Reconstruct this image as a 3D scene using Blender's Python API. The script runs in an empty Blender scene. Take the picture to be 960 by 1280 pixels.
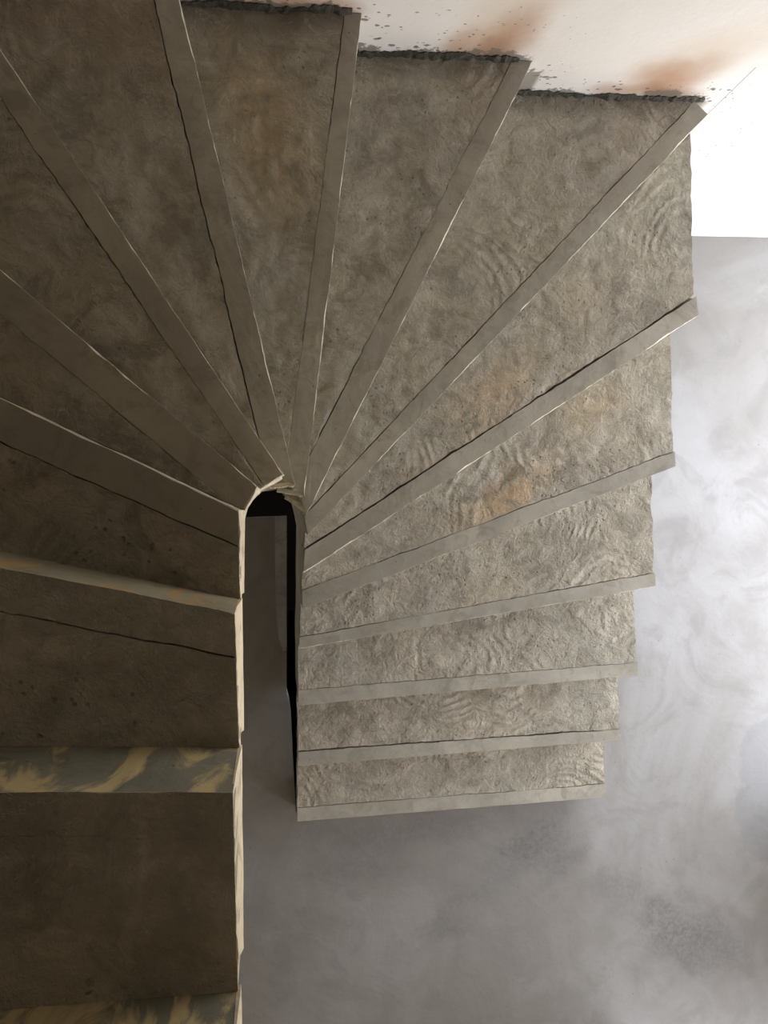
import bpy, math, random
from mathutils import Vector, Matrix, noise

S = 0.175            # one riser, metres
H = 20.3997          # camera height in risers
FPX = 998.67         # focal length in pixels of a 960 x 1280 frame
random.seed(4)
col = bpy.context.scene.collection

# ------------------------------------------------------------------ node helpers
class NT:
    def __init__(self, name, rough=0.85, spec=0.25):
        self.m = bpy.data.materials.new(name); self.m.use_nodes = True
        self.t = self.m.node_tree; self.n = self.t.nodes; self.l = self.t.links
        self.b = self.n['Principled BSDF']
        self.b.inputs['Roughness'].default_value = rough
        self.b.inputs['Specular IOR Level'].default_value = spec
        self.co = self.n.new('ShaderNodeTexCoord').outputs['Object']
    def put(self, sock, v):
        if isinstance(v, bpy.types.NodeSocket): self.l.new(v, sock)
        elif v is not None:
            if hasattr(sock.default_value, '__len__') and not hasattr(v, '__len__'): v = (v,)*len(sock.default_value)
            if hasattr(v, '__len__') and len(sock.default_value) == 4 and len(v) == 3: v = (*v, 1)
            sock.default_value = v
    def noise(self, scale, detail=4, rough=0.55, dist=0.0, co=None, colour=False):
        x = self.n.new('ShaderNodeTexNoise'); self.put(x.inputs['Vector'], co or self.co)
        x.inputs['Scale'].default_value = scale; x.inputs['Detail'].default_value = detail
        x.inputs['Roughness'].default_value = rough; x.inputs['Distortion'].default_value = dist
        return x.outputs['Color' if colour else 'Fac']
    def voro(self, scale, co=None):
        x = self.n.new('ShaderNodeTexVoronoi'); self.put(x.inputs['Vector'], co or self.co)
        x.inputs['Scale'].default_value = scale
        return x.outputs['Distance'], x.outputs['Color']
    def wave(self, scale, dist, dscale, co=None, kind='RINGS'):
        x = self.n.new('ShaderNodeTexWave'); x.wave_type = kind; self.put(x.inputs['Vector'], co or self.co)
        x.inputs['Scale'].default_value = scale; x.inputs['Distortion'].default_value = dist
        x.inputs['Detail'].default_value = 2.5; x.inputs['Detail Scale'].default_value = dscale
        return x.outputs['Fac']
    def math(self, op, a, b=0.0, c=None, clamp=False):
        x = self.n.new('ShaderNodeMath'); x.operation = op; x.use_clamp = clamp
        self.put(x.inputs[0], a); self.put(x.inputs[1], b)
        if c is not None: self.put(x.inputs[2], c)
        return x.outputs[0]
    def vmath(self, op, a, b):
        x = self.n.new('ShaderNodeVectorMath'); x.operation = op
        self.put(x.inputs[0], a); self.put(x.inputs[1], b)
        return x.outputs['Value' if op in ('LENGTH', 'DISTANCE') else 'Vector']
    def rng(self, v, a, b, c=0.0, d=1.0, smooth=True):
        x = self.n.new('ShaderNodeMapRange'); x.interpolation_type = 'SMOOTHSTEP' if smooth else 'LINEAR'
        self.put(x.inputs['Value'], v)
        for k, q in (('From Min', a), ('From Max', b), ('To Min', c), ('To Max', d)): x.inputs[k].default_value = q
        return x.outputs['Result']
    def mix(self, f, a, b, mode='MIX'):
        x = self.n.new('ShaderNodeMix'); x.data_type = 'RGBA'; x.blend_type = mode
        self.put(x.inputs[0], f); self.put(x.inputs[6], a); self.put(x.inputs[7], b)
        return x.outputs[2]
    def bump(self, h, strength, dist, normal=None):
        x = self.n.new('ShaderNodeBump'); x.inputs['Strength'].default_value = strength; x.inputs['Distance'].default_value = dist
        self.put(x.inputs['Height'], h)
        if normal: self.l.new(normal, x.inputs['Normal'])
        return x.outputs['Normal']
    def blob(self, c, sx, sy, sz=1.0, wob=None, rot=0.0):
        """soft spot round c (object coordinates, metres): 1 inside, 0 outside"""
        mp = self.n.new('ShaderNodeMapping'); mp.vector_type = 'TEXTURE'
        self.put(mp.inputs['Vector'], wob or self.co)
        mp.inputs['Location'].default_value = c; mp.inputs['Scale'].default_value = (sx, sy, sz)
        mp.inputs['Rotation'].default_value = rot if hasattr(rot, '__len__') else (0, 0, rot)
        return self.rng(self.vmath('LENGTH', mp.outputs[0], (0, 0, 0)), 0.15, 1.0, 1.0, 0.0)
    def warp(self, scale, amt, detail=4):
        nz = self.noise(scale, detail, 0.6, colour=True)
        d = self.vmath('SUBTRACT', nz, (0.5, 0.5, 0.5))
        return self.vmath('ADD', self.co, self.vmath('MULTIPLY', d, (amt, amt, amt)))
    def out(self, colour, normal=None, rough=None):
        self.put(self.b.inputs['Base Color'], colour)
        if normal: self.l.new(normal, self.b.inputs['Normal'])
        if rough is not None: self.put(self.b.inputs['Roughness'], rough)
        return self.m

ORG = Vector((4.2*S, -7.57*S, 0))        # base of the staircase: the parts' coordinates start here
def oc(x, y, z): return (x*S-ORG.x, y*S-ORG.y, z*S)

def rough_concrete(name, base, tan, dark, tan_spots=(), sweep=1.0):
    k = NT(name, 0.9, 0.2)
    sc_ = lambda c, f: tuple(min(1, v*f) for v in c)
    big = k.noise(2.6, 5, 0.6, 0.6); blot = k.noise(7.5, 6, 0.68, 1.0); mid = k.noise(24, 8, 0.68, 0.8); fine = k.noise(95, 5, 0.7)
    c = k.mix(k.rng(big, 0.36, 0.66), base, tan)
    w = k.warp(6, 0.10)
    for (p, sx, sy, rt, amt, cc) in tan_spots:
        c = k.mix(k.math('MULTIPLY', k.blob(p, sx, sy, 0.3, w, rt), amt), c, cc)
    c = k.mix(k.math('MULTIPLY', k.rng(blot, 0.49, 0.63), 0.72), c, sc_(dark, 0.92))
    c = k.mix(k.math('MULTIPLY', k.rng(blot, 0.46, 0.35), 0.5), c, sc_(base, 1.33))
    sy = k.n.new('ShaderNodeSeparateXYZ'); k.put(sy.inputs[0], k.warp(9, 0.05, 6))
    wallside = k.rng(sy.outputs['Y'], oc(0, 6.55, 0)[1], oc(0, 7.02, 0)[1])  # ragged band, colour darker towards the back wall
    c = k.mix(k.math('MULTIPLY', wallside, 0.55), c, sc_(dark, 0.42))
    # trowel sweeps: broken arcs in the screed
    vx = k.n.new('ShaderNodeTexVoronoi'); k.put(vx.inputs['Vector'], k.warp(4.0, 0.10, 2)); vx.inputs['Scale'].default_value = 2.1
    ph = k.math('MULTIPLY', vx.outputs['Distance'], 6.2832/(2.1*0.031))
    arcs = k.math('MULTIPLY_ADD', k.math('SINE', ph), 0.5, 0.5)
    arcm = k.math('MULTIPLY', k.rng(k.noise(3.1, 4, 0.55, 0.5), 0.50, 0.62), k.rng(k.noise(13, 4, 0.6), 0.36, 0.55))
    arcs = k.math('MULTIPLY', arcs, k.math('MULTIPLY', arcm, sweep))
    # scraped flakes: contour threads of a noise field
    th = k.math('ABSOLUTE', k.math('SUBTRACT', k.noise(8.5, 5, 0.62, 1.6), 0.5))
    th = k.math('MULTIPLY', k.rng(th, 0.0, 0.022, 1, 0), k.rng(k.noise(4.2, 3), 0.45, 0.6))
    pits = k.rng(k.voro(55, co=k.warp(30, 0.02))[0], 0.10, 0.26, 1, 0)
    pits = k.math('MULTIPLY', pits, k.rng(k.noise(6, 3), 0.52, 0.62))
    h = k.math('ADD', k.math('MULTIPLY', mid, 1.6), k.math('MULTIPLY', fine, 0.75))
    h = k.math('ADD', h, k.math('MULTIPLY', arcs, 0.75))
    h = k.math('ADD', h, k.math('MULTIPLY', th, 0.16))
    h = k.math('ADD', h, k.math('MULTIPLY', blot, 1.5))
    h = k.math('SUBTRACT', h, k.math('MULTIPLY', pits, 0.45))
    c = k.mix(k.math('MULTIPLY', k.rng(mid, 0.45, 0.70), 0.50), c, sc_(dark, 0.85))
    c = k.mix(k.math('MULTIPLY', k.rng(mid, 0.46, 0.30), 0.35), c, sc_(base, 1.5))
    c = k.mix(k.math('MULTIPLY', arcs, 0.30), c, sc_(base, 1.6))
    c = k.mix(k.math('MULTIPLY', th, 0.32), c, sc_(base, 1.7))
    c = k.mix(k.math('MULTIPLY', pits, 0.55), c, sc_(dark, 0.45))
    return k.out(c, k.bump(h, 1.0, 0.0105))

def smooth_concrete(name, base, dark, stain=None, lines=0.0):
    k = NT(name, 0.8, 0.25)
    big = k.noise(4, 5, 0.6, 0.5); mid = k.noise(20, 6, 0.65, 1.0); fine = k.noise(160, 4, 0.7)
    c = k.mix(k.rng(big, 0.4, 0.66), tuple(v*0.93 for v in base), tuple(v*1.2 for v in base))
    c = k.mix(k.math('MULTIPLY', k.rng(k.noise(7, 7, 0.7, 1.5), 0.52, 0.66), 0.6), c, dark)
    c = k.mix(k.math('MULTIPLY', k.rng(mid, 0.5, 0.75), 0.6), c, dark)
    sp = k.voro(38)[0]
    spm = k.math('MULTIPLY', k.rng(sp, 0.05, 0.10, 1, 0), k.rng(k.noise(9, 2), 0.55, 0.62))
    c = k.mix(k.math('MULTIPLY', spm, 0.7), c, tuple(v*0.3 for v in dark))
    if stain:
        col_, lo, hi = stain
        mp = k.n.new('ShaderNodeMapping'); k.put(mp.inputs['Vector'], k.co); mp.inputs['Rotation'].default_value = (0, 0.65, 0); mp.inputs['Scale'].default_value = (1.0, 1.0, 0.42)
        s = k.noise(13, 6, 0.62, 0.9, co=mp.outputs[0])
        c = k.mix(k.rng(s, lo, hi), c, col_)
    h = k.math('ADD', k.math('MULTIPLY', mid, 1.0), k.math('MULTIPLY', fine, 0.25))
    h = k.math('SUBTRACT', h, k.math('MULTIPLY', spm, 0.8))
    return k.out(c, k.bump(h, 0.6, 0.003))

def px_ray(px, py):
    return CAM_R @ Vector(((px-480)/FPX, -(py-640)/FPX, -1.0))
RX, RY, RZ = -0.0036625129, -0.1375095963, -0.0320821920
CAM_R = Matrix.Rotation(RZ, 3, 'Z') @ Matrix.Rotation(RY, 3, 'Y') @ Matrix.Rotation(RX, 3, 'X')
def at(px, py, z):                       # where the sight line through a pixel meets height z (risers)
    d = px_ray(px, py); t = (z-H)/d.z
    return (d.x*t, d.y*t)

# ------------------------------------------------------------------ materials
TAN = (0.40, 0.30, 0.185)
spots = [(oc(4.6, 0.1, 5), 0.30, 0.10, 0.5, 0.85, (0.563, 0.397, 0.23)), (oc(6.4, 1.8, 5), 0.20, 0.11, 0.4, 0.7, (0.538, 0.422, 0.269)),
         (oc(4.2, 2.0, 6), 0.26, 0.12, 0.7, 0.7, (0.55, 0.41, 0.256)), (oc(5.8, 3.6, 6), 0.20, 0.16, 0.6, 0.35, (0.525, 0.422, 0.294)),
         (oc(0.1, 5.4, 9), 0.19, 0.36, 0.25, 0.8, (0.474, 0.358, 0.211)), (oc(4.6, 4.4, 7), 0.26, 0.22, 0.6, 0.35, (0.461, 0.371, 0.256)),
         (oc(-1.6, 6.6, 10), 0.55, 0.30, 0.2, 0.6, (0.29, 0.205, 0.125)), (oc(4.6, -1.8, 4), 0.3, 0.1, 0.3, 0.3, (0.512, 0.422, 0.294))]
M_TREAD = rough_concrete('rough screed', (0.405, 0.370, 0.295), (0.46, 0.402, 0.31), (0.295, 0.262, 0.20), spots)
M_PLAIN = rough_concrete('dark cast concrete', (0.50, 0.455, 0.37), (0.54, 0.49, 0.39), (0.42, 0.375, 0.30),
    [(oc(*at(172, 1060, 15), 15), .012, .10, -.12, .5, (.75, .69, .56)), (oc(*at(160, 1150, 15), 15), .010, .075, .1, .4, (.72, .66, .54)), (oc(*at(275, 1120, 15), 15), .016, .06, .15, .35, (.70, .64, .52)), (oc(*at(62, 744, 14), 14), .020, .016, 0, .8, (.85, .82, .74))], sweep=0.2)
M_NOSE = smooth_concrete('smooth cement', (0.332, 0.304, 0.247), (0.225, 0.202, 0.158))
M_RISER = smooth_concrete('riser cement', (0.38, 0.352, 0.29), (0.28, 0.26, 0.21))
M_RISER_Y = smooth_concrete('riser cement with yellow stains', (0.20, 0.20, 0.16), (0.13, 0.13, 0.10), ((0.52, 0.42, 0.235), 0.455, 0.575))
M_RISER_O = smooth_concrete('riser cement with ochre stains', (0.27, 0.25, 0.185), (0.17, 0.155, 0.115), ((0.37, 0.26, 0.13), 0.52, 0.62))
M_LIP = smooth_concrete('chipped pale mortar', (0.60, 0.55, 0.44), (0.26, 0.23, 0.175))
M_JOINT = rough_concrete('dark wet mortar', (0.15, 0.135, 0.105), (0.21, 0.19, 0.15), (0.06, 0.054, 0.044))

def floor_material():
    k = NT('pale polished screed', 0.55, 0.3)
    big = k.noise(0.9, 6, 0.6, 0.8); mid = k.noise(3.4, 7, 0.62, 1.4); fine = k.noise(38, 5, 0.7); hz = k.noise(160, 3, 0.7)
    c = k.mix(k.rng(big, 0.35, 0.68), (0.212, 0.196, 0.174), (0.292, 0.279, 0.266))
    c = k.mix(k.math('MULTIPLY', k.rng(mid, 0.47, 0.66), 0.42), c, (0.19, 0.178, 0.162))
    w = k.warp(5.5, 0.30, 6)
    grain = k.rng(k.noise(44, 6, 0.78, 0.6), 0.42, 0.60)
    for (px, py, sx, sy, rt, a) in ((668, 1052, .30, .17, .3, .75), (700, 1080, .20, .12, .6, .55), (600, 1110, .34, .14, .5, .3), (850, 1165, .34, .22, -.5, .75),
                                    (780, 1110, .22, .16, .2, .4), (905, 1185, .22, .26, .6, .45), (560, 1165, .22, .10, .2, .35), (440, 1090, .40, .14, .1, .35), (520, 1036, .75, .12, 0.06, .45)):
        x, y = at(px, py, 0)
        b = k.math('MULTIPLY', k.blob((x*S, y*S, 0), sx, sy, 1, w, rt), a)
        c = k.mix(k.math('MULTIPLY', b, k.math('ADD', k.math('MULTIPLY', grain, 0.5), 0.42)), c, (0.11, 0.105, 0.10))
    w2 = k.warp(4, 0.36, 7)
    x, y = at(985, 990, 0)
    b = k.rng(k.blob((x*S, y*S, 0), 0.34, 0.52, 1, w2, 0.15), 0.12, 0.22)
    c = k.mix(k.math('MULTIPLY', b, 0.42), c, (0.185, 0.187, 0.19))
    d, cc = k.voro(17)
    sp = k.math('MULTIPLY', k.rng(d, 0.05, 0.085, 1, 0), k.rng(k.noise(2.2, 3), 0.50, 0.56))
    c = k.mix(k.math('MULTIPLY', sp, 0.55), c, (0.14, 0.13, 0.12))
    c = k.mix(k.math('MULTIPLY', k.rng(hz, 0.5, 0.7), 0.12), c, (0.17, 0.162, 0.152))
    h = k.math('ADD', k.math('MULTIPLY', mid, 2.0), fine)
    return k.out(c, k.bump(h, 0.35, 0.003), k.rng(mid, 0.3, 0.7, 0.62, 0.85))
M_FLOOR = floor_material()

def wall_material():
    k = NT('white plaster', 0.9, 0.2)
    big = k.noise(1.6, 5, 0.6); fine = k.noise(60, 5, 0.7); fine2 = k.noise(14, 6, 0.6)
    c = k.mix(k.rng(big, 0.35, 0.7), (0.80, 0.775, 0.74), (0.84, 0.82, 0.80))
    def wp(px, py):                      # wall point behind a pixel
        d = px_ray(px, py); t = 7.06/d.y
        return (d.x*t*S, 7.06*S, (H+d.z*t)*S)
    w = k.warp(3.5, 0.16, 5)
    RUST = (0.42, 0.225, 0.12); DEEP = (0.24, 0.115, 0.06); TANW = (0.64, 0.50, 0.36)
    # rust clouds rising from the mortar over three steps
    for (px, py, sx, sz, rt, a, cc) in ((640, 20, .17, .50, -.30, .45, TANW), (630, 55, .12, .26, -.35, .75, RUST), (622, 68, .08, .12, -.2, .7, DEEP), (575, 62, .07, .14, -.1, .6, RUST),
                                        (860, 80, .17, .46, -.75, .42, TANW), (830, 104, .20, .13, -.6, .70, RUST), (836, 113, .15, .06, -.2, .65, DEEP), (775, 112, .14, .06, -.1, .55, RUST), (865, 90, .10, .20, -.8, .4, RUST),
                                        (350, 5, .22, .16, 0, .8, RUST), (300, 4, .22, .12, 0, .6, TANW), (420, 8, .1, .10, 0, .5, RUST), (650, 70, .45, .35, 0, .14, TANW)):
        x, y, z = wp(px, py)
        c = k.mix(k.math('MULTIPLY', k.blob((x, y, z), sx, 1.0, sz, w, (0, -rt, 0)), a), c, cc)
    # mortar splashes, thick near the steps
    sx_ = k.n.new('ShaderNodeSeparateXYZ'); k.put(sx_.inputs[0], k.co); X, Z = sx_.outputs['X'], sx_.outputs['Z']
    near = None
    for (px, py, a, b_) in ((500, 58, .60, .13), (668, 104, .16, .20), (760, 112, .5, .09), (440, 34, .2, .2), (905, 180, .25, .4), (300, 6, .6, .12), (880, 125, .2, .2), (560, 30, .6, .25)):
        x, y, z = wp(px, py)
        b = k.math('MULTIPLY', k.blob((x, y, z), a, 1.0, b_), .55 if py in (180, 30) else 1.0)
        near = b if near is None else k.math('MAXIMUM', near, b)
    # short strokes flung sideways and upward, of two sizes
    for (rot_, f, sc_, gain) in ((0.5, 0.5, 34, 0.20), (-0.25, 0.7, 62, 0.30), (0.9, 0.5, 48, 0.24)):
        mp = k.n.new('ShaderNodeMapping'); k.put(mp.inputs['Vector'], k.warp(16, 0.02)); mp.inputs['Rotation'].default_value = (0, rot_, 0); mp.inputs['Scale'].default_value = (f, 1, 1)
        vd, vc = k.voro(sc_, co=mp.outputs[0])
        thr = k.math('MULTIPLY', near, gain)
        keep = k.rng(k.noise(sc_*.45, 2, co=mp.outputs[0]), 0.50, 0.56)
        sp = k.math('MULTIPLY', k.rng(k.math('SUBTRACT', thr, vd), -0.02, 0.03), keep)
        c = k.mix(k.math('MULTIPLY', sp, 0.8), c, (0.13, 0.115, 0.095))
    # ragged smear of mortar just over each step, with a few drips at the corner of one
    for n_, x0_, x1_ in ((7, 4.1, 7.95), (8, 1.2, 4.3), (9, -1.3, 1.3), (10, -4.2, -1.0)):
        inx = k.math('MULTIPLY', k.rng(X, x0_*S-.03, x0_*S+.01), k.rng(X, x1_*S+.02, x1_*S-.02))
        hh = k.math('ADD', k.math('MULTIPLY', k.math('SUBTRACT', k.noise(11, 7, 0.72), 0.5), 0.22), (n_+.16)*S)
        sm = k.math('MULTIPLY', k.rng(k.math('SUBTRACT', hh, Z), -0.006, 0.006), k.math('MULTIPLY', inx, k.math('GREATER_THAN', Z, (n_-.3)*S)))
        c = k.mix(k.math('MULTIPLY', sm, 0.8), c, (0.16, 0.142, 0.112))
    xd, _, zd = wp(655, 96)
    dr = k.math('ADD', k.math('MULTIPLY', k.math('SUBTRACT', k.noise(60, 2, co=sx_.inputs[0].links[0].from_socket), 0.5), 0.10), zd+.035)
    dm = k.math('MULTIPLY', k.rng(k.math('SUBTRACT', dr, Z), -0.004, 0.004), k.math('MULTIPLY', k.rng(k.math('ABSOLUTE', k.math('SUBTRACT', X, xd)), .055, .035), k.math('GREATER_THAN', Z, zd-.2)))
    c = k.mix(k.math('MULTIPLY', dm, 0.85), c, (0.24, 0.215, 0.17))
    # one ruled line left on the plaster, running up from the step corner
    x0, _, z0 = wp(884, 143); x1, _, z1 = wp(945, 84)
    L = math.hypot(x1-x0, z1-z0); ux, uz = (x1-x0)/L, (z1-z0)/L
    dx = k.math('SUBTRACT', X, x0); dz = k.math('SUBTRACT', Z, z0)
    along = k.math('ADD', k.math('MULTIPLY', dx, ux), k.math('MULTIPLY', dz, uz))
    off = k.math('ABSOLUTE', k.math('SUBTRACT', k.math('MULTIPLY', dx, uz), k.math('MULTIPLY', dz, ux)))
    ln = k.math('MULTIPLY', k.rng(off, 0.0012, 0.0028, 1, 0), k.math('MULTIPLY', k.math('GREATER_THAN', along, 0.0), k.math('LESS_THAN', along, L)))
    c = k.mix(k.math('MULTIPLY', ln, 0.6), c, (0.2, 0.19, 0.18))
    h = k.math('ADD', fine2, k.math('MULTIPLY', fine, 0.5))
    return k.out(c, k.bump(h, 0.35, 0.003))
M_WALL = wall_material()
def plain(name, c, r=0.9):
    k = NT(name, r, 0.2); f = k.noise(5, 5, 0.6)
    return k.out(k.mix(k.rng(f, 0.35, 0.7), c, tuple(v*0.88 for v in c)), k.bump(k.noise(40, 4), 0.3, 0.003))
M_WHITE = plain('cream wall paint', (0.72, 0.65, 0.55))
M_GREY = plain('bare grey wall', (0.30, 0.27, 0.22))
M_PIT = plain('shaft concrete darkened for shade', (0.10, 0.09, 0.08))  # shade of the shaft put into the colour, to keep the opening dark
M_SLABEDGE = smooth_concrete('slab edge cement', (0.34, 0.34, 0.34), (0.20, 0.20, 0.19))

# ------------------------------------------------------------------ mesh helpers
class MB:
    inside = True                        # keeps the stair a hair clear of the walls it meets
    def __init__(self): self.v = []; self.f = []; self.m = []
    def vert(self, x, y, z):
        if self.inside: x = max(x, -7.694); y = min(y, 7.054)
        self.v.append((x*S, y*S, z*S))
        return len(self.v)-1
    def face(self, ids, m=0):
        if len(set(ids)) >= 3: self.f.append(tuple(dict.fromkeys(ids))); self.m.append(m)
    def box(self, x0, x1, y0, y1, z0, z1, m=0):
        a = [self.vert(x, y, z) for z in (z0, z1) for x, y in ((x0, y0), (x1, y0), (x1, y1), (x0, y1))]
        for q in ((3, 2, 1, 0), (4, 5, 6, 7), (0, 1, 5, 4), (1, 2, 6, 5), (2, 3, 7, 6), (3, 0, 4, 7)): self.face([a[i] for i in q], m)
    def grid(self, top, bot, m=0, mt=None):
        """closed block between two equal grids of points top[i][j], bot[i][j]"""
        ni, nj = len(top), len(top[0]); mt = m if mt is None else mt
        T = [[self.vert(*p) for p in r] for r in top]; B = [[self.vert(*p) for p in r] for r in bot]
        for i in range(ni-1):
            for j in range(nj-1):
                self.face([T[i][j], T[i+1][j], T[i+1][j+1], T[i][j+1]], mt)
                self.face([B[i][j], B[i][j+1], B[i+1][j+1], B[i+1][j]], m)
        for i in range(ni-1):
            self.face([T[i][0], B[i][0], B[i+1][0], T[i+1][0]], m); self.face([T[i][-1], T[i+1][-1], B[i+1][-1], B[i][-1]], m)
        for j in range(nj-1):
            self.face([T[0][j], T[0][j+1], B[0][j+1], B[0][j]], m); self.face([T[-1][j], B[-1][j], B[-1][j+1], T[-1][j+1]], m)
    def build(self, name, mats, parent=None, smooth=False, merge=False):
        me = bpy.data.meshes.new(name)
        o_ = ORG if parent else Vector((0, 0, 0))
        me.from_pydata([(x-o_.x, y-o_.y, z-o_.z) for x, y, z in self.v], [], self.f)
        for m in (mats if isinstance(mats, (list, tuple)) else [mats]): me.materials.append(m)
        me.polygons.foreach_set('material_index', self.m)
        import bmesh
        bm = bmesh.new(); bm.from_mesh(me)
        bmesh.ops.remove_doubles(bm, verts=bm.verts, dist=1e-5)
        bmesh.ops.recalc_face_normals(bm, faces=bm.faces)
        bm.to_mesh(me); bm.free()
        if smooth:
            me.polygons.foreach_set('use_smooth', [True]*len(me.polygons))
            me.set_sharp_from_angle(angle=math.radians(35))
        ob = bpy.data.objects.new(name, me); col.objects.link(ob)
        if parent: ob.parent = parent
        return ob
def struct(o): o['kind'] = 'structure'; return o
def nz(x, y=0.0, z=0.0): return noise.noise(Vector((x, y, z)))
def fbm(x, y, z=0.0): return noise.fractal(Vector((x, y, z)), 1.0, 2.0, 5)
def lerp(a, b, t): return (a[0]+(b[0]-a[0])*t, a[1]+(b[1]-a[1])*t)

# ------------------------------------------------------------------ plan of the stair, in risers
WALL_Y, LEFT_X, OUT_X = 7.06, -7.7, 8.15
# front edge of each step: inner end at the stairwell, outer end; score line behind the nosing: two points
PE = {1: ((.33, -7.57), (8.13, -7.62)), 2: ((.38, -5.905), (8.14, -5.87)), 3: ((.40, -4.27), (8.15, -4.09)), 4: ((.43, -2.87), (8.15, -1.95)),
      5: ((.49, -1.935), (8.16, .615)), 6: ((.51, -1.16), (8.18, 3.46)), 7: ((.555, -.445), (8.17, 7.06)), 8: ((.50, -.10), (4.36, 7.06)),
      9: ((.44, .17), (1.485, WALL_Y)), 10: ((.29, .30), (-1.08, WALL_Y)), 11: ((.12, .40), (-3.98, WALL_Y)), 12: ((-.16, .245), (LEFT_X, 7.055)),
      13: ((-.315, .0), (LEFT_X, 3.80)), 14: ((-.33, -.812), (LEFT_X, 1.05)), 15: ((-.33, -1.875), (LEFT_X, -1.28)), 16: ((-.34, -3.21), (LEFT_X, -2.94)), 17: ((-.34, -4.6), (LEFT_X, -4.5)), 18: ((-.34, -6.0), (LEFT_X, -6.0))}
PL = {1: ((.34, -7.25), (8.12, -7.285)), 2: ((.37, -5.59), (8.15, -5.61)), 3: ((.41, -3.945), (8.14, -3.80)), 4: ((.48, -2.63), (8.10, -1.66)),
      5: ((.56, -1.565), (8.12, .90)), 6: ((.77, -.61), (8.17, 3.84)), 7: ((.98, .34), (7.67, 7.03)), 8: ((.58, .80), (3.87, 6.79)),
      9: ((.26, .97), (1.23, 7.0)), 10: ((-.21, 1.2), (-1.28, 6.46)), 11: ((-.14, .345), (-2.86, 4.69)), 12: ((-1.47, .99), (-2.63, 2.04)),
      13: ((-.42, -.28), (-2.35, .66)), 14: ((-.36, -1.15), (-2.08, -.71)), 15: ((-.34, -2.19), (-1.8, -2.05)), 16: ((-.34, -3.53), (-1.84, -3.48)), 17: ((-.34, -4.9), (-1.84, -4.88))}
GAP = {1: .016, 2: .034, 3: .014, 4: .012, 5: .014, 6: .030, 7: .018, 8: .017, 9: .013, 10: .021, 11: .017, 12: .006, 13: .015, 14: .016, 15: .005, 16: .010, 17: .012}
LIP = {1: .004, 2: .004, 3: .006, 4: .009, 5: .009, 6: .013, 7: .014, 8: .012, 9: .013, 10: .012, 11: .007, 12: .015, 13: .009, 14: .012, 15: .008, 16: .008, 17: .01}
def isect(a, b, c, d):
    r = (b[0]-a[0], b[1]-a[1]); s = (d[0]-c[0], d[1]-c[1]); den = r[0]*s[1]-r[1]*s[0]
    if abs(den) < 1e-9: return None
    t = ((c[0]-a[0])*s[1]-(c[1]-a[1])*s[0])/den; u = ((c[0]-a[0])*r[1]-(c[1]-a[1])*r[0])/den
    return (a[0]+r[0]*t, a[1]+r[1]*t), t, u
def line_x(a, b, x): t = (x-a[0])/(b[0]-a[0]); return (x, a[1]+(b[1]-a[1])*t)
def line_y(a, b, y): t = (y-a[1])/(b[1]-a[1]); return (a[0]+(b[0]-a[0])*t, y)

def layout(n):
    """inner end of the score line, its outer end, and whether the line dies on the next riser"""
    a, b = PL[n]; P, Q = PE[n]; P2, Q2 = PE[n+1]
    if n <= 6: o = line_x(a, b, OUT_X)
    elif n <= 11: o = line_y(a, b, WALL_Y)
    else: o = line_x(a, b, LEFT_X)
    far = (a[0]+(a[0]-b[0])*3, a[1]+(a[1]-b[1])*3)
    h = isect(o, far, P2, Q2)
    if h and 0 < h[2] < 1 and 0 < h[1] < 1: return h[0], o, True, h[2]
    k = isect(o, far, P, P2)
    u = min(1.0, max(0.0, k[2]))
    return lerp(P, P2, u), o, False, u

stair = bpy.data.objects.new('staircase', None); col.objects.link(stair); stair.location = ORG
stair['label'] = 'bare concrete winding staircase with wedge steps turning round a narrow dark stairwell'
stair['category'] = 'staircase'

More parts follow.
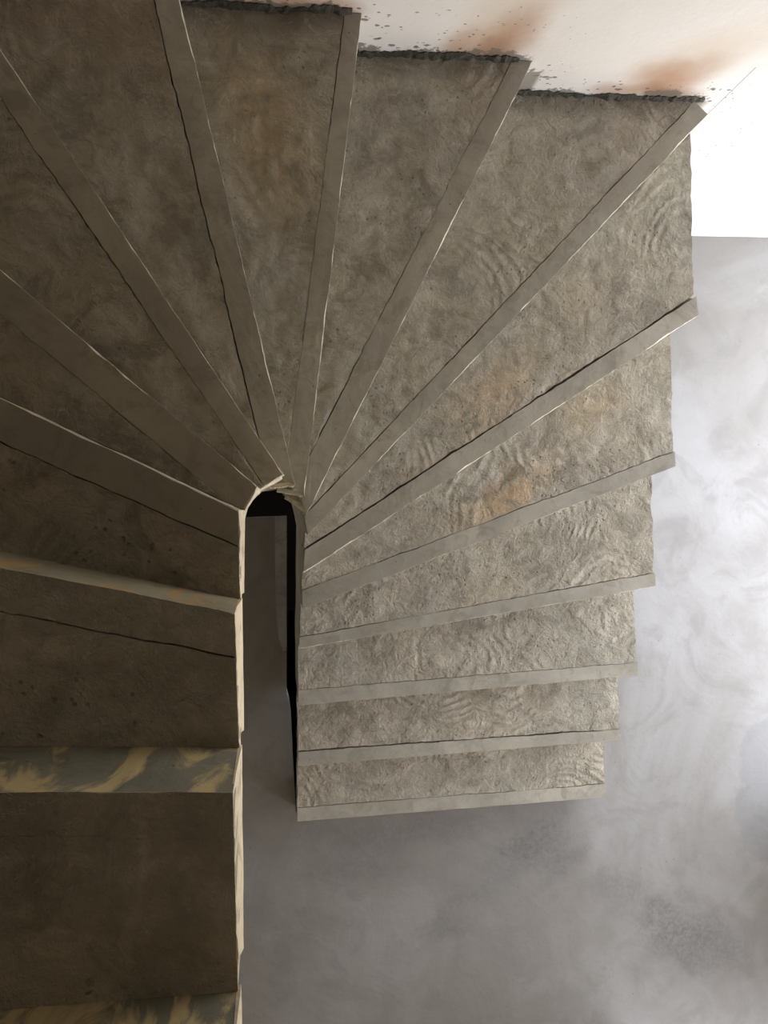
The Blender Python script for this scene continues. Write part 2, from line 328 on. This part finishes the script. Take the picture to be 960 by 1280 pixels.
def soff(n, t): return n-1.42+t         # underside of the waist, falling with the flight
for n in range(1, 18):
    P, Q = PE[n]; P2, Q2 = PE[n+1]
    I, O, dies, u = layout(n)
    oa, ob_ = (O, Q2)
    ia, ib = I, (I if dies else P2)
    g = GAP[n]
    d = Vector((O[0]-I[0], O[1]-I[1])).normalized(); nr = Vector((-d.y, d.x))
    if nr.dot(Vector((Q2[0]-O[0], Q2[1]-O[1]))) < 0: nr = -nr
    lng = math.hypot(O[0]-I[0], O[1]-I[1])
    NI = max(40, int(lng*13)); NJ = 22
    # --- the body of the step under its rough screed top
    def crack(s):                        # wander and width of the score line
        x = s*lng
        wv = nz(x*1.1, n*7.3)*.016 + nz(x*4.5, n*3.1)*.014 + nz(x*13, n*1.7)*.012
        gw = max(.0012, g*(0.72+1.0*nz(x*.6, n*5.7+2)+.45*nz(x*6, n*9.1)))
        fade = min(1, s*lng/.5)
        return wv*fade, gw
    top, bot = [], []
    for i in range(NI+1):
        s = i/NI
        a = lerp(ia, oa, s); b = lerp(ib, ob_, s)
        w_, gw = crack(s)
        a = (a[0]+nr.x*(w_+gw), a[1]+nr.y*(w_+gw))
        rt, rb = [], []
        for j in range(NJ+1):
            t = j/NJ
            p = lerp(a, b, t)
            e = 0.0
            if i == NI and n <= 6: e = .035*fbm(p[1]*2.3, n*3.0)+.015*nz(p[1]*9, n)-.012
            if i == 0 and n <= 6: e = -.02*fbm(p[1]*3, n*5.0)
            edge = min(1, t*5)*min(1, max(.2, (1-t)*8))
            z = n + (.030*fbm(p[0]*1.3, p[1]*1.3, n*4.0)+.014*nz(p[0]*6, p[1]*6, n))*edge - .004
            rt.append((p[0]+e, p[1], z)); rb.append((p[0]+e, p[1], soff(n, .1+.9*t)))
        top.append(rt); bot.append(rb)
    mb = MB(); mb.grid(top, bot)
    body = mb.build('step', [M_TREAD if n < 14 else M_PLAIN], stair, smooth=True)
    # --- smooth cement nosing strip, its front arris chipped pale
    oi = Vector((P[0]-P2[0], P[1]-P2[1]))
    back_in = [I] if not dies else [I]
    ex = .03 if n <= 6 else 0.0
    Qn = (Q[0]+ex, Q[1]) ; On = (O[0]+ex, O[1])
    if n == 7: Qn, On = (7.93, 6.815), (7.68, 7.04)
    NS = max(50, int(lng*14))
    rows_t, rows_b = [], []
    dd = Vector((Qn[0]-P[0], Qn[1]-P[1])).normalized(); nn = Vector((-dd.y, dd.x))
    if nn.dot(nr) < 0: nn = -nn
    front, chamf, back = [], [], []
    for i in range(NS+1):
        s = i/NS
        f = lerp(P, Qn, s); bk = lerp(I, On, s)
        w_, gw = crack(s)
        if dies and s < .5 and lng > 0: w_ *= min(1, s*4)
        bk = (bk[0]+nr.x*w_, bk[1]+nr.y*w_)
        x = s*lng
        wob = .010*fbm(x*1.5, n*11.0)+.004*nz(x*9, n*2.0)
        f = (f[0]+nn.x*wob, f[1]+nn.y*wob)
        lw = max(.0015, LIP[n]*(0.25+1.6*fbm(x*1.0, n*6.1)+1.1*nz(x*7, n*4.4)))
        front.append(f); chamf.append((f[0]+nn.x*lw, f[1]+nn.y*lw)); back.append(bk)
    TH = .16
    mb = MB()
    top = []; bot = []
    for i in range(NS+1):
        f, c_, bk = front[i], chamf[i], back[i]
        m1 = lerp(c_, bk, .35); m2 = lerp(c_, bk, .7)
        zz = lambda p: n+.006*fbm(p[0]*2, p[1]*2, n)
        lz = math.hypot(c_[0]-f[0], c_[1]-f[1])
        top.append([(f[0], f[1], n-lz*.9), (c_[0], c_[1], n), (m1[0], m1[1], zz(m1)), (m2[0], m2[1], zz(m2)), (bk[0], bk[1], n-.003)])
        bot.append([(f[0], f[1], n-TH)]+[(p[0], p[1], n-TH) for p in (c_, m1, m2, bk)])
    mb.grid(top, bot)
    k = 0
    for q in range(NS):                  # faces come in (i, j) order, top then bottom: the first column is the chipped arris
        mb.m[q*8] = 1
    for q in range(NS): mb.m[NS*8+2*q] = 2      # the strip's front belongs to the riser face
    rmat = M_RISER_O if n == 14 else M_RISER_Y if n >= 15 else M_RISER
    if dies:                             # the wedge between the strip and the well
        W = [mb.vert(x, y, z) for z in (n-.002, n-TH) for x, y in (P, I, P2)]
        for q in ((0, 1, 2), (5, 4, 3), (0, 3, 4, 1), (1, 4, 5, 2), (2, 5, 3, 0)): mb.face([W[i] for i in q])
    nose = mb.build('nosing', [M_NOSE if n < 14 else M_PLAIN, M_LIP, rmat], body, smooth=False)
    # --- riser block under the nosing
    mb = MB(); top = []; bot = []
    for i in range(NS+1):
        f, bk = front[i], back[i]
        bk = (bk[0]+nr.x*.05, bk[1]+nr.y*.05)
        lo = n-1.02 if n > 1 else 0.0
        top.append([(f[0]+nn.x*.003, f[1]+nn.y*.003, n-TH), (bk[0], bk[1], n-TH)])
        bot.append([(f[0]+nn.x*.003, f[1]+nn.y*.003, lo), (bk[0], bk[1], max(0, n-1.3))])
    mb.grid(top, bot)
    if dies:
        W = [mb.vert(x, y, z) for z in (n-TH, n-1.3) for x, y in (P, I, P2)]
        for q in ((0, 1, 2), (5, 4, 3), (0, 3, 4, 1), (1, 4, 5, 2), (2, 5, 3, 0)): mb.face([W[i] for i in q])
    rz = mb.build('riser', [rmat], body)
    if n == 14: rz['label'] = 'pale riser face with ochre stains'
    if n == 15: rz['label'] = 'grey riser face blotched with yellow stains'
    if n == 16: rz['label'] = 'grey riser face with a yellow patch'
    # --- dark mortar squeezed up against the white wall
    if n in (7, 8, 9, 10, 11):
        x0, x1 = (PE[n+1][1][0]+.02, O[0]+.1 if n != 7 else 7.86)
        if n >= 10: x0 = max(x0, LEFT_X+.05)
        NM = int((x1-x0)*34); mb = MB(); top = []; bot = []
        for i in range(NM+1):
            x = x0+(x1-x0)*i/NM
            hgt = .10+.08*fbm(x*2.2, n*3.3)+.06*nz(x*13, n); dep = .045+.05*fbm(x*1.7, n*8.8)+.04*nz(x*9, n+5)
            hgt = max(.02, hgt); dep = max(.02, dep)
            top.append([(x, WALL_Y-dep, n-.01), (x, WALL_Y-dep*.55, n+hgt*.45+.02*nz(x*14, n)), (x, WALL_Y-min(.02, dep*.5), n+hgt), (x, WALL_Y+.01, n+hgt)])
            bot.append([(x, y_, n-.03) for y_ in (WALL_Y-dep, WALL_Y-dep*.55, WALL_Y-min(.02, dep*.5), WALL_Y+.01)])
        mb.grid(top, bot)
        j_ = mb.build('mortar_joint', M_JOINT, body); j_['label'] = 'dark ragged mortar along the white wall'
    # --- ragged pale mortar edge of the stairwell
    if n >= 8:
        mb = MB(); top = []; bot = []
        NL = max(14, int(math.hypot(P2[0]-P[0], P2[1]-P[1])*40))
        t_ = Vector((P2[0]-P[0], P2[1]-P[1])).normalized(); q = Vector((t_.y, -t_.x))
        c = Vector((.08, -2.0)) - Vector(P)
        if q.dot(c) < 0: q = -q
        ext = 1.0 if n > 12 else 1.30
        for i in range(NL+1):
            s = i/NL*ext; p = lerp(P, P2, s); x_ = s*math.hypot(P2[0]-P[0], P2[1]-P[1])
            w_ = .001+.028*max(-.35, fbm(x_*2.2, n*2.0)+.6*nz(x_*9, n*3.3)) + (.05*max(0, s-.4) if n <= 12 else 0)
            w2 = .000+.026*max(-.3, fbm(x_*3, n*5.0)+.5*nz(x_*12, n*5.3)) + (.05*max(0, s-.4) if n <= 12 else 0)
            zt = n-.02+.05*fbm(x_*4, n*9.0)-(.0 if s <= 1 else .1)
            zb = n-1.08+.12*fbm(x_*3, n*4.0)
            zb = min(zt-.45, zb + .55*s)
            inn = (p[0]-q.x*.010, p[1]-q.y*.010)
            top.append([(inn[0], inn[1], zt), (p[0]+q.x*w_*.6, p[1]+q.y*w_*.6, zt), (p[0]+q.x*w_, p[1]+q.y*w_, zt-.08), (p[0]+q.x*w2, p[1]+q.y*w2, zt-.4), (p[0]+q.x*.02, p[1]+q.y*.02, zb)])
            bot.append([(inn[0], inn[1], zb)]*5)
        mb.grid(top, bot)
        l_ = mb.build('mortar_edge', M_LIP, body); l_['label'] = 'ragged pale mortar along the stairwell edge'

    if n in (8, 9, 10, 11):
        (ax, ay), (bx, by) = {11: ((323, 612), (355, 593)), 10: ((338, 610), (367.5, 607)), 9: ((346, 614), (379, 620)), 8: ((356, 622), (382, 640))}[n]
        zt = n-.06; A = Vector(at(ax, ay, zt)); B = Vector(at(bx, by, zt)); t_ = (B-A).normalized(); q = Vector((t_.y, -t_.x))
        if q.dot(Vector((.08, -2.0))-A) > 0: q = -q                    # outwards, into the concrete
        mb = MB(); top = []; bot = []
        for i in range(23):
            s = i/22; p = A.lerp(B, s); w_ = .012*fbm(s*5, n*3.0)+.008*nz(s*17, n); th = .045+.025*nz(s*6, n*2.2)
            a_ = p-q*(.012+w_); b_ = p+q*max(.02, th); c_ = p+q*.10
            top.append([(a_.x, a_.y, zt-.05), (a_.x+q.x*.012, a_.y+q.y*.012, zt), (b_.x, b_.y, zt+.01), (c_.x, c_.y, zt-.03)])
            zb = zt-.22-.10*fbm(s*4, n*6.0)
            bot.append([(a_.x+q.x*.02, a_.y+q.y*.02, zb), (p.x+q.x*.03, p.y+q.y*.03, zb), (b_.x, b_.y, zb), (c_.x, c_.y, zb)])
        mb.grid(top, bot)
        l_ = mb.build('mortar_lump', M_LIP, body); l_['label'] = 'pale ragged mortar ridge at the round end of the stairwell'

# curved wall lining the well under the turning steps
mb = MB(); top = []; bot = []
zb_ = {3: 0, 4: 0, 5: 0, 6: 0, 7: 0, 8: 0, 9: 0, 10: 0, 11: 3.5, 12: 8.5, 13: 11.2}
ctr = (.08, -1.2)
for n in range(3, 14):
    for sub in range(6 if n < 13 else 1):
        s = sub/6; p = lerp(PE[n][0], PE[min(n+1, 18)][0], s)
        zt = n-1.35+s*.7; zb2 = zb_[n]+(zb_.get(n+1, zb_[n])-zb_[n])*s
        d_ = Vector((p[0]-ctr[0], (p[1]-ctr[1])*(1 if p[1] > ctr[1] else 0))).normalized()
        w = .012*fbm(n+s, 3.0)
        i_ = (p[0]+d_.x*(.015+w), p[1]+d_.y*(.015+w)); o_ = (p[0]+d_.x*.11, p[1]+d_.y*.11)
        top.append([(i_[0], i_[1], zt), (o_[0], o_[1], zt)]); bot.append([(i_[0], i_[1], min(zb2, zt-.05)), (o_[0], o_[1], min(zb2, zt-.05))])
mb.grid(top, bot); mb.build('well_wall', M_PLAIN, stair, smooth=True)

# ------------------------------------------------------------------ the room
MB.inside = False
RX_, FY = 15.2, -26.0          # right wall, front wall
ZC = 17.0                      # ceiling of the lower room
# floor with the opening of the flight going down
mb = MB()
hx = .32
ys = [(FY-1, .40), (-7.74, .40), (-7.72, .315), (-6.28, .285), (-5.10, .270), (-4.70, .178), (-.19, .325)]
mb.grid([[(LEFT_X-1, y, 0), (x, y, 0)] for y, x in ys], [[(LEFT_X-1, y, -1), (x, y, -1)] for y, x in ys])
mb.box(.40, RX_+1, FY-1, -7.74, -1.0, 0); mb.box(.50, RX_+1, -7.74, -4.86, -1.0, 0); mb.box(7.6, RX_+1, -4.86, WALL_Y+1, -1.0, 0)
struct(mb.build('floor', M_FLOOR))
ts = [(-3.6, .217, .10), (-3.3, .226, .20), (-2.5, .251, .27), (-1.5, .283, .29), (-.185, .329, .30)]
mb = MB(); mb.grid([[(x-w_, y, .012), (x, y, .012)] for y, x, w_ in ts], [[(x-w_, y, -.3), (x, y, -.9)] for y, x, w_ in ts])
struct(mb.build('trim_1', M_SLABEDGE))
# shaft below
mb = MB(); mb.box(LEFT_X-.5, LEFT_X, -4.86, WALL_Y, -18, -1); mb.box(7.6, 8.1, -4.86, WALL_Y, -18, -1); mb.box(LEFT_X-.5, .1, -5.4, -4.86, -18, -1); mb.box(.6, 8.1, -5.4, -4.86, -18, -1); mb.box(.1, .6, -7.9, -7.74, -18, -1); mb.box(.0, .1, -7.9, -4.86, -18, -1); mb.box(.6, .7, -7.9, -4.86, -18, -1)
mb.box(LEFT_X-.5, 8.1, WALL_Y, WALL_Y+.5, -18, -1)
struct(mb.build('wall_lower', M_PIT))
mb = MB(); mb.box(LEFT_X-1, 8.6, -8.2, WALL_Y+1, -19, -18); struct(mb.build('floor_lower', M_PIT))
ZT = 34.0
mb = MB(); mb.box(LEFT_X-1, RX_+1, WALL_Y, WALL_Y+1.2, -1.0, ZT); struct(mb.build('wall_back', M_WALL))
mb = MB(); mb.box(LEFT_X-1, LEFT_X, FY, WALL_Y, 0, ZT); struct(mb.build('wall_left', M_GREY))
mb = MB(); mb.box(LEFT_X-1, RX_+1, FY-1, FY, 0, ZT); struct(mb.build('wall_far', M_WHITE))
mb = MB(); mb.box(LEFT_X, 9.7, -16.0, -15.0, 0, ZC); struct(mb.build('wall_front', M_WHITE))
# right wall with a tall balcony opening
WY0, WY1, WZ1 = -8.2, 6.5, 12.6
VY0, VY1 = -23.5, -15.5            # a second one further along
mb = MB(); mb.box(RX_, RX_+1, FY, VY0, 0, ZT); mb.box(RX_, RX_+1, VY1, WY0, 0, ZT); mb.box(RX_, RX_+1, VY0, VY1, WZ1, ZT); mb.box(RX_, RX_+1, WY1, WALL_Y, 0, ZT); mb.box(RX_, RX_+1, WY0, WY1, WZ1, ZT)
struct(mb.build('wall_right', M_WHITE))
# floor slab of the storey above, round the stair opening, and the roof
mb = MB(); mb.box(11.5, RX_, FY, WALL_Y, ZC, ZC+1); mb.box(LEFT_X, 11.5, FY, -6.0, ZC, ZC+1)
struct(mb.build('ceiling', M_WHITE))
mb = MB(); mb.box(LEFT_X-1, RX_+1, FY-1, WALL_Y+1, ZT, ZT+1); struct(mb.build('ceiling_upper', M_WHITE))

# ------------------------------------------------------------------ daylight
sc = bpy.context.scene
w = bpy.data.worlds.new('sky'); sc.world = w; w.use_nodes = True
nt = w.node_tree; bg = nt.nodes['Background']
tc = nt.nodes.new('ShaderNodeTexCoord'); sp = nt.nodes.new('ShaderNodeSeparateXYZ'); cr = nt.nodes.new('ShaderNodeValToRGB'); mr = nt.nodes.new('ShaderNodeMapRange')
nt.links.new(tc.outputs['Generated'], sp.inputs[0]); nt.links.new(sp.outputs['Z'], mr.inputs['Value'])
mr.inputs['From Min'].default_value = -1; nt.links.new(mr.outputs[0], cr.inputs[0])
e = cr.color_ramp.elements
e[0].position = .47; e[0].color = (.50, .46, .40, 1)
e[1].position = .53; e[1].color = (.85, .905, 1.02, 1)
nt.links.new(cr.outputs[0], bg.inputs['Color']); bg.inputs['Strength'].default_value = 9.6
for y0, y1 in ((WY0, WY1), (VY0, VY1)):
    ld = bpy.data.lights.new('window_portal', 'AREA'); ld.shape = 'RECTANGLE'; ld.size = (y1-y0)*S; ld.size_y = WZ1*S
    ld.cycles.is_portal = True
    lo = bpy.data.objects.new('window_portal', ld); col.objects.link(lo)
    lo.matrix_world = Matrix.Translation(((RX_+.98)*S, (y0+y1)/2*S, WZ1/2*S)) @ Matrix(((0, 0, 1, 0), (1, 0, 0, 0), (0, 1, 0, 0), (0, 0, 0, 1)))

# ------------------------------------------------------------------ camera
cd = bpy.data.cameras.new('camera'); cam = bpy.data.objects.new('camera', cd); col.objects.link(cam)
cd.sensor_fit = 'VERTICAL'; cd.sensor_height = 32.0; cd.lens = 32.0*FPX/1280
cd.clip_start = 0.02
cam.matrix_world = Matrix.Translation((0, 0, H*S)) @ CAM_R.to_4x4()
sc.camera = cam
sc.view_settings.view_transform = 'Standard'; sc.view_settings.look = 'None'; sc.view_settings.gamma = 1.0
sc.view_settings.use_curve_mapping = False
sc.view_settings.exposure = 0.0
sc.cycles.max_bounces = 12; sc.cycles.diffuse_bounces = 8
